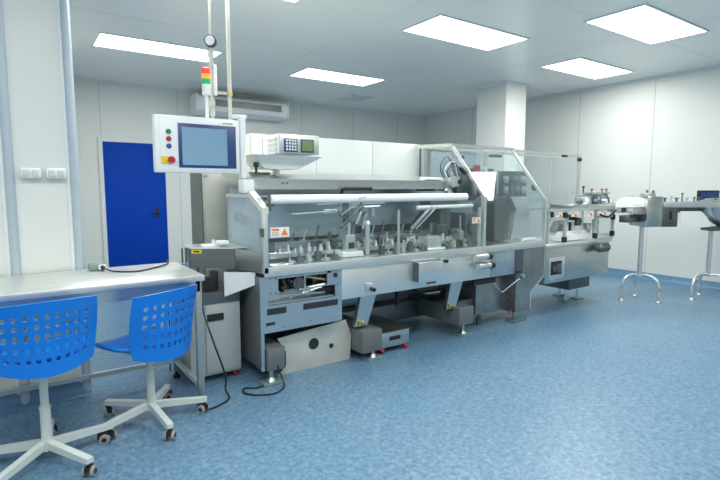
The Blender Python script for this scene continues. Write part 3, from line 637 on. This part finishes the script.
# ---------------------------------------------------------------- operator panel on the machine (moves with it)
hm = P(MB().box(.768, 1.335, 3.40, 3.47, 1.502, 1.872, bev=.008), 'operator_panel', 'white')
MB().box(.80, 1.325, 3.394, 3.40, 1.515, 1.855, bev=.003).build('front_plate', 'white', hm)
MB().box(.912, 1.305, 3.388, 3.394, 1.535, 1.825, bev=.002).build('bezel', 'navy', hm)
MB().box(.935, 1.24, 3.385, 3.388, 1.553, 1.80).build('screen', 'screen', hm)
for (z, m_) in ((1.765, 'greenp'), (1.718, 'redp'), (1.672, 'bluep')):
    MB().cyl((.852, 3.394, z), (.852, 3.386, z), .016, n=18).cyl((.852, 3.386, z), (.852, 3.380, z), .011, n=18).build('push_button', m_, hm)
MB().box(.80, .85, 3.389, 3.394, 1.558, 1.605).build('emergency_plate', 'yellow', hm)
MB().cyl((.862, 3.394, 1.583), (.862, 3.375, 1.583), .012).cyl((.862, 3.375, 1.583), (.862, 3.36, 1.583), .023, .02, n=20).build('emergency_stop', 'redp', hm)
for k in range(6): MB().box(1.215+.012*k, 1.223+.012*k, 3.391, 3.394, 1.838, 1.845).build('logo_mark', 'navy', hm)
P(MB().box(1.345, 1.385, 3.40, 3.45, 1.47, 1.91, bev=.008).box(1.30, 1.40, 3.41, 3.44, 1.885, 1.915, bev=.006), 'panel_arm', 'white')
P(MB().cyl((1.365, 3.45, 1.38), (1.365, 3.45, 1.5), .018), 'panel_arm', 'alu')
P(MB().box(1.345, 1.43, 3.38, 3.47, 1.365, 1.46, bev=.004), 'arm_base', 'white')
P(MB().box(1.39, 1.48, 3.44, 3.52, 1.40, 1.44), 'panel_mast', 'alu')
# signal tower on the panel
st = P(MB().cyl((1.125, 3.44, 1.88), (1.125, 3.44, 2.03), .011), 'signal_tower', 'tube')
MB().cyl((1.125, 3.44, 2.03), (1.125, 3.44, 2.10), .027, .029, n=20).build('tower_base', 'tube', st)
MB().cyl((1.125, 3.44, 2.10), (1.125, 3.44, 2.135), .030, n=20).build('green_lens', 'green', st)
MB().cyl((1.125, 3.44, 2.136), (1.125, 3.44, 2.168), .030, n=20).build('amber_lens', 'amber', st)
MB().cyl((1.125, 3.44, 2.169), (1.125, 3.44, 2.205), .030, n=20).cyl((1.125, 3.44, 2.205), (1.125, 3.44, 2.212), .030, .02, n=20).build('red_lens', 'red', st)

# service pipes from ceiling
t = thing('supply_pipe', 'thin pale pipe from the ceiling carrying a round pressure gauge', 'pipe', (1.25, 3.70, H))
MB().cyl((1.25, 3.70, 2.42), (1.25, 3.70, H-.001), .009).cyl((1.25, 3.70, 1.62), (1.25, 3.70, 2.42), .012).build('pipe', 'pipe', t)
MB().cyl((1.25, 3.70, H-.01), (1.25, 3.70, H-.001), .03).build('ceiling_rose', 'white', t)
g = MB().cyl((1.235, 3.665, 2.46), (1.255, 3.70, 2.46), .042, n=24).build('pressure_gauge', 'black', t)
MB().cyl((1.231, 3.659, 2.46), (1.235, 3.665, 2.46), .034, n=24).build('gauge_face', 'white', g)
for z, r in ((2.35, .022), (2.28, .018), (2.0, .022), (1.93, .02)): MB().cyl((1.25, 3.70, z), (1.25, 3.70, z+.045), r, n=12).build('valve', 'pipe', t)
MB().cyl((1.27, 3.69, 2.08), (1.27, 3.69, 2.30), .018, n=12).build('filter_bowl', 'alu', t)
MB().box(1.25, 1.385, 3.695, 3.71, 2.095, 2.115).build('pipe_clamp', 'pipe', t)
t = thing('supply_pipe', 'thicker plain pale pipe running from the ceiling right of the gauge', 'pipe', (1.385, 3.70, H))
MB().cyl((1.385, 3.70, 1.532), (1.385, 3.70, H-.001), .0145, n=16).build('pipe', 'pipe', t)
MB().cyl((1.385, 3.70, 2.09), (1.385, 3.70, 2.12), .021).build('pipe_collar', 'brass', t)
MB().cyl((1.385, 3.70, H-.012), (1.385, 3.70, H-.001), .035).build('ceiling_rose', 'white', t)

# controller with keypad
t = thing('weighing_controller', 'white controller box with keypad and green display above the hood', 'controller', (1.9, 3.75, 1.66))
B(1.735, 2.10, 3.60, 3.82, 1.672, 1.825, bev=.006).build('housing', 'white', t)
B(1.74, 2.095, 3.594, 3.60, 1.677, 1.82, bev=.003).build('front_plate', 'alu', t)
kp = B(1.775, 1.895, 3.588, 3.594, 1.685, 1.79, bev=.002).build('keypad', 'navy', t)
for i in range(4):
    for j in range(4): B(1.79+.025*i, 1.808+.025*i, 3.584, 3.588, 1.697+.023*j, 1.713+.023*j, bev=.002).build('key', 'white', kp)
dp = B(1.925, 2.045, 3.588, 3.594, 1.685, 1.79, bev=.002).build('display_bezel', 'navy', t)
B(1.935, 2.035, 3.585, 3.588, 1.697, 1.78).build('display', 'lcd', dp)
for y in (3.58, 3.83): MB().tube([(1.70, y, 1.67), (1.70, y, 1.80), (1.735, y, 1.80)], .004).build('side_bracket', 'alu', t)
for z in (1.70, 1.74, 1.78): B(1.728, 1.74, 3.62, 3.80, z, z+.012).build('cooling_fin', 'panelw', t)
P(MB().prism([(1.52, 3.58, 1.655), (2.12, 3.58, 1.655), (1.92, 3.62, 1.55), (1.62, 3.62, 1.55)], (0, .26, 0)), 'controller_tray', 'steel')
P(MB().box(1.53, 1.57, 3.60, 3.64, 1.56, 1.60, bev=.01).cyl((1.55, 3.62, 1.49), (1.55, 3.62, 1.57), .01), 'tray_lever', 'black')
P(MB().cyl((1.78, 3.75, 1.50), (1.78, 3.75, 1.575), .03), 'tray_post', 'steel')

# ---------------------------------------------------------------- outfeed module
of = thing('outfeed_module', 'stainless carton loading module at the right end of the packaging machine', 'machine', (5.3, 3.5, 0))
def Q(mb, name, m, parent=None): return mb.build(name, m, parent or of)
Q(MB().box(4.67, 5.95, F, 3.85, .36, .75, bev=.005), 'body', 'steel')
Q(MB().box(4.665, 5.99, F-.01, 3.87, .75, .785, bev=.004), 'deck', 'table')
ad = Q(MB().box(4.73, 5.02, F-.008, F, .40, .64, bev=.003), 'access_panel', 'steel_l')
MB().box(4.76, 4.96, F-.010, F-.008, .45, .60).build('opening', 'slot', ad)
MB().cyl((4.82, F-.02, .52), (4.82, F-.01, .52), .035).box(4.86, 4.94, F-.02, F-.010, .47, .57, bev=.005).build('mechanism', 'dsteel', ad)
Q(MB().box(4.70, 4.71, F-.01, F, .75, .75+.01), 'strip', 'alu')
Q(MB().box(5.45, 5.90, 3.40, 3.83, .17, .36, bev=.005), 'underframe', 'dsteel')
for fx, fy in ((5.55, 3.5), (5.80, 3.5), (5.80, 3.75)):
    l = Q(MB().cyl((fx, fy, .018), (fx, fy, .17), .015), 'foot_stem', 'steel_l'); MB().box(fx-.07, fx+.07, fy-.05, fy+.05, 0, .018, bev=.004).build('foot_pad', 'foot', l)
# aluminium frame box on top
zt, zb = 1.155, .80
def fr(a, b): Q(MB().tube([a, b], .014, square=True), 'frame_bar', 'alu')
for x in (4.69, 5.00, 5.62, 6.0): fr((x, F, zb), (x, F, zt))
fr((4.69, 3.6, zb), (4.69, 3.6, zt)); fr((6.0, 3.6, zb), (6.0, 3.6, zt))
fr((4.66, F, zt), (6.02, F, zt)); fr((4.66, 3.6, zt), (6.02, 3.6, zt)); fr((6.0, F, zt-.03), (6.0, 3.6, zt-.03)); fr((5.62, F, zb), (6.0, F, zb)); fr((6.0, F, zb+.03), (6.0, 3.6, zb+.03)); fr((4.69, F, 1.06), (5.0, F, 1.06)); fr((5.62, F, 1.06), (6.0, F, 1.06))
for (x, z) in ((5.0, 1.10), (5.0, .83), (5.62, .84), (6.0, 1.05), (6.0, .85), (4.74, 1.115)): Q(MB().box(x-.022, x+.022, F-.02, F+.02, z-.03, z+.03), 'corner_joint', 'black')
Q(MB().box(4.71, 4.98, F-.004, F+.002, .82, 1.05), 'guard_pane', 'glass'); Q(MB().box(5.64, 5.98, F-.004, F+.002, .82, 1.05), 'guard_pane', 'glass')
for x in (4.80, 5.09, 5.40, 5.70):
    l = Q(MB().box(x, x+.12, F-.02, F-.015, 1.08, 1.135), 'warning_label', 'label'); MB().prism([(x+.055, F-.022, 1.085), (x+.105, F-.022, 1.085), (x+.08, F-.022, 1.125)], (0, .001, 0)).build('warning_triangle', 'orange', l)
    MB().box(x+.008, x+.05, F-.022, F-.020, 1.115, 1.128).build('print', 'orange', l)
# pneumatic cabinet behind the rail at the rear of the module
vc = Q(MB().box(4.72, 5.22, 3.88, 3.96, 1.18, 1.60, bev=.006), 'valve_cabinet', 'dsteel')
Q(MB().box(4.75, 4.80, 3.88, 3.94, .785, 1.18), 'cabinet_post', 'grey')
for k in range(12): MB().box(4.75+.11*(k % 4), 4.83+.11*(k % 4), 3.84, 3.88, 1.22+.12*(k//4), 1.30+.12*(k//4), bev=.006).cyl((4.79+.11*(k % 4), 3.82, 1.26+.12*(k//4)), (4.79+.11*(k % 4), 3.84, 1.26+.12*(k//4)), .014, n=10).build('valve', ('steel', 'grey', 'blueblk', 'alu')[(k*5) % 4], vc)
# rack of white fingers
Q(MB().box(5.04, 5.60, 3.27, 3.37, .80, .86, bev=.003), 'finger_base', 'tube')
for k in range(12): Q(MB().prism([(5.05+.045*k, 3.28, .86), (5.075+.045*k, 3.28, .86), (5.067+.045*k, 3.28, .905)], (0, .06, 0)), 'finger', 'tube')
Q(MB().prism([(5.13, 3.40, .88), (5.50, 3.40, .88), (5.56, 3.40, 1.08), (5.30, 3.40, 1.08)], (0, .1, 0)), 'drive_block', 'dsteel')
Q(MB().box(5.30, 5.34, 3.37, 3.39, .90, 1.02).box(5.42, 5.46, 3.37, 3.39, .90, 1.02).box(5.34, 5.42, 3.37, 3.39, 1.0, 1.02), 'bracket', 'tube')
Q(MB().cyl((5.52, 3.34, 1.0), (5.52, 3.40, 1.0), .05, n=20), 'pulley', 'dsteel')
Q(MB().box(5.20, 5.30, 3.34, 3.4, .98, 1.08, bev=.01), 'sensor', 'steel')
Q(MB().box(5.66, 5.74, 3.32, 3.4, .86, .98, bev=.01).box(5.80, 5.92, 3.32, 3.36, .84, 1.02, bev=.01), 'sensor', 'steel_l')
Q(MB().tube(path([(5.62, 3.15, 1.09), (5.75, 3.13, 1.06), (5.88, 3.14, 1.10), (5.98, 3.16, 1.13)]), .013), 'cable', 'black')
# carton sealing heads with knobs on top
Q(MB().box(5.15, 6.12, 3.22, 3.5, 1.17, 1.21, bev=.004), 'top_plate', 'steel')
for k in range(7): 
    x = 5.52+.085*k; Q(MB().box(x, x+.07, 3.26+.02*(k % 2), 3.42, 1.21, 1.295+.02*(k % 3), bev=.008), 'sealing_head', ('steel_l', 'blueblk', 'dsteel')[k % 3])
Q(MB().box(5.52, 6.1, 3.30, 3.33, 1.325, 1.35, bev=.004), 'head_rail', 'steel')
for k, x in enumerate((5.50, 5.68, 5.90, 6.0)): Q(MB().cyl((x, 3.30, 1.345), (x, 3.30, 1.375+.03*(k == 0)), .007).cyl((x, 3.30, 1.375+.03*(k == 0)), (x, 3.30, 1.392+.03*(k == 0)), .016, n=14), 'adjusting_knob', ('black', 'redp', 'redp', 'dsteel')[k])
for k in range(4): Q(MB().cyl((5.30+.18*k, 3.20, 1.24), (5.30+.18*k, 3.25, 1.24), .028, n=14), 'adjusting_knob', ('dsteel', 'steel_l')[k % 2])
Q(MB().cyl((5.60, 3.13, .70), (5.76, 3.13, .70), .052, n=20).sph((5.60, 3.13, .70), .052, sx=.5).sph((5.76, 3.13, .70), .052, sx=.5), 'motor', 'dsteel')

# ---------------------------------------------------------------- outfeed conveyors
cv = thing('belt_conveyor', 'narrow steel conveyor with white curved cover on a tripod stand', 'conveyor', (6.35, 3.05, 0))
def K(mb, name, m, parent=None, mtx=None): return mb.build(name, m, parent or cv, mtx)
D2 = Matrix.Translation((6.32, 3.0, 0)) @ Matrix.Rotation(math.radians(-30), 4, 'Z')
K(MB().box(6.03, 6.30, 2.98, 3.06, 1.10, 1.16, bev=.004), 'side_rail', 'alu'); K(MB().box(6.03, 6.34, 3.12, 3.18, 1.10, 1.16), 'side_rail', 'alu')
wc = MB(); pts = [(6.02, 3.08+.11*math.cos(a), 1.17+.12*math.sin(a)) for a in [PI*k/14 for k in range(15)]]
wc.prism(pts, (.36, 0, 0)); K(wc, 'curved_cover', 'tube')
K(MB().box(6.03, 6.34, 3.02, 3.14, .985, 1.07, bev=.004), 'under_channel', 'dsteel')
K(MB().cyl((6.05, 2.97, 1.08), (6.26, 2.97, 1.07), .012), 'lever', 'black')
def stand(cx, cy, par, an0, zt):
    MB().cyl((cx, cy, .28), (cx, cy, zt), .027, n=16).build('pole', 'steel_l', par)
    for k in range(3):
        a = an0+2*PI*k/3; c, s = math.cos(a), math.sin(a)
        l = MB().tube(path([(cx, cy, .30), (cx+.10*c, cy+.10*s, .315), (cx+.20*c, cy+.20*s, .27), (cx+.235*c, cy+.235*s, .17), (cx+.235*c, cy+.235*s, .05)], 5), .019, n=10).build('leg', 'steel_l', par)
        x, y = cx+.235*c, cy+.235*s
        MB().cyl((x, y, 0), (x, y, .022), .042, .034).cyl((x, y, .02), (x, y, .06), .014).build('foot', 'steel', l)
stand(6.42, 3.05, cv, math.radians(155), .96)
# junction box
jb = K(MB().box(-.02, .18, -.10, .24, .93, 1.30, bev=.01), 'drive_box', 'steel', mtx=D2)
MB().box(.18, .38, -.10, .2, .93, 1.16, bev=.004).build('motor_box', 'dsteel', jb, D2)
MB().box(.27, .30, -.105, -.10, 1.02, 1.12, bev=.003).build('opening', 'black', jb, D2)
# second conveyor (rotary table)
rt = thing('rotary_conveyor', 'steel conveyor with rounded grey bowl at the right edge of the photo', 'conveyor', (7.15, 2.6, 0))
MB().box(.19, 1.15, -.10, -.06, 1.165, 1.235, bev=.004).build('side_rail', 'alu', rt, D2)
MB().box(.19, 1.15, .12, .16, 1.165, 1.235, bev=.004).build('side_rail', 'alu', rt, D2)
MB().box(.19, 1.15, -.06, .12, 1.175, 1.20).build('belt', 'steel', rt, D2)
MB().box(.39, 1.1, -.02, .12, 1.10, 1.165).build('under_channel', 'dsteel', rt, D2)
MB().prism([(.41, -.12, 1.12), (.66, -.12, 1.12), (.74, -.12, 1.05), (.80, -.12, .93), (.60, -.12, .92), (.41, -.12, .96)], (0, .03, 0)).build('white_guide', 'tube', rt, D2)
bw = MB(); n = 24
for i in range(2): pass
prof = [(.0, .90), (.16, .92), (.30, 1.0), (.38, 1.10), (.40, 1.17), (.385, 1.17), (.0, 1.165)]
ring = [[bw.b.verts.new((1.12+r*math.cos(2*PI*j/32), -.08+.7*r*math.sin(2*PI*j/32), z)) for j in range(32)] for r, z in prof if r > 0]
for i in range(len(ring)-1):
    for j in range(32): bw.b.faces.new((ring[i][j], ring[i][(j+1) % 32], ring[i+1][(j+1) % 32], ring[i+1][j]))
bw.b.faces.new(ring[0][::-1]); bw.b.faces.new(ring[-1]); bw.build('bowl', 'steel', rt, D2)
ns = 0
for k, (s_, h, r) in enumerate(((.22, .05, .02), (.30, .07, .016), (.37, .05, .022), (.44, .13, .013), (.50, .05, .02), (.60, .06, .015), (.66, .06, .02), (.78, .03, .03), (.86, .03, .03), (.95, .05, .018), (1.05, .05, .018))):
    h *= .7; c = MB().cyl((s_, -.07, 1.235), (s_, -.07, 1.235+h), r*.6, n=10).cyl((s_, -.07, 1.235+h), (s_, -.07, 1.25+h), r*1.1, n=12)
    c.build('adjusting_knob', ('dsteel', 'steel_l', 'grey')[k % 3], rt, D2)
MB().box(.02, .16, .0, .12, 1.30, 1.34, bev=.01).build('end_cover', 'steel_l', jb, D2)
for s_, h in ((.05, .06), (.13, .05)): MB().cyl((s_, .02, 1.34), (s_, .02, 1.34+h*.6), .014, n=10).build('adjusting_knob', 'dsteel', jb, D2)
MB().prism([(.62, -.09, 1.24), (.95, -.09, 1.24), (.95, -.09, 1.28), (.80, -.09, 1.275)], (0, .02, 0)).build('guide_plate', 'alu', rt, D2)
stand(7.20, 2.58, rt, math.radians(160), .93)
MB().box(.78, .98, -.15, 0.02, .88, .93).build('stand_head', 'dsteel', rt, D2)
# dark terminal at the right edge, carried by the conveyor
tm = MB().box(.86, 1.14, .18, .22, 1.22, 1.37, bev=.006).build('terminal', 'black', rt, D2)
MB().box(.88, 1.12, .174, .18, 1.24, 1.35).build('screen', 'navy', tm, D2)
MB().box(.98, 1.02, .16, .20, 1.10, 1.22).build('bracket', 'dsteel', rt, D2)

# ---------------------------------------------------------------- leaning plate and pull-out cart
pl = MB().prism([(1.55, 3.30, .0), (2.20, 3.30, .0), (2.215, 3.30, .20), (2.16, 3.30, .335), (1.55, 3.30, .285), (1.62, 3.30, .17), (1.62, 3.30, .06)], (0, .006, 0)).build('cover_plate', 'bare')
tag(pl, 'bright bare steel plate with two holes leaning under the left machine front', 'metal plate')
pl.rotation_euler = (0, 0, 0)
for x, z, r in ((1.86, .19, .045), (2.02, .145, .02)): MB().cyl((x, 3.299, z), (x, 3.297, z), r, n=24).build('hole', 'slot', pl)
t = thing('trolley', 'low grey trolley with slot handle and red casters under the machine', 'trolley', (2.65, 3.4, 0))
B(2.46, 2.78, 3.24, 3.68, .05, .175, bev=.004).build('body', 'grey', t)
B(2.46, 2.78, 3.232, 3.24, .05, .18, bev=.003).build('front_panel', 'steel', t)
B(2.44, 2.80, 3.23, 3.70, .176, .186, bev=.002).build('top_plate', 'dsteel', t)
B(2.56, 2.68, 3.226, 3.232, .105, .14, bev=.002).build('handle_slot', 'black', t)
for x, y in ((2.49, 3.25), (2.75, 3.25), (2.49, 3.65), (2.75, 3.65)): MB().cyl((x-.014, y, .022), (x+.014, y, .022), .022, n=16).box(x-.02, x+.02, y-.012, y+.012, .025, .05).build('caster', 'redp', t)
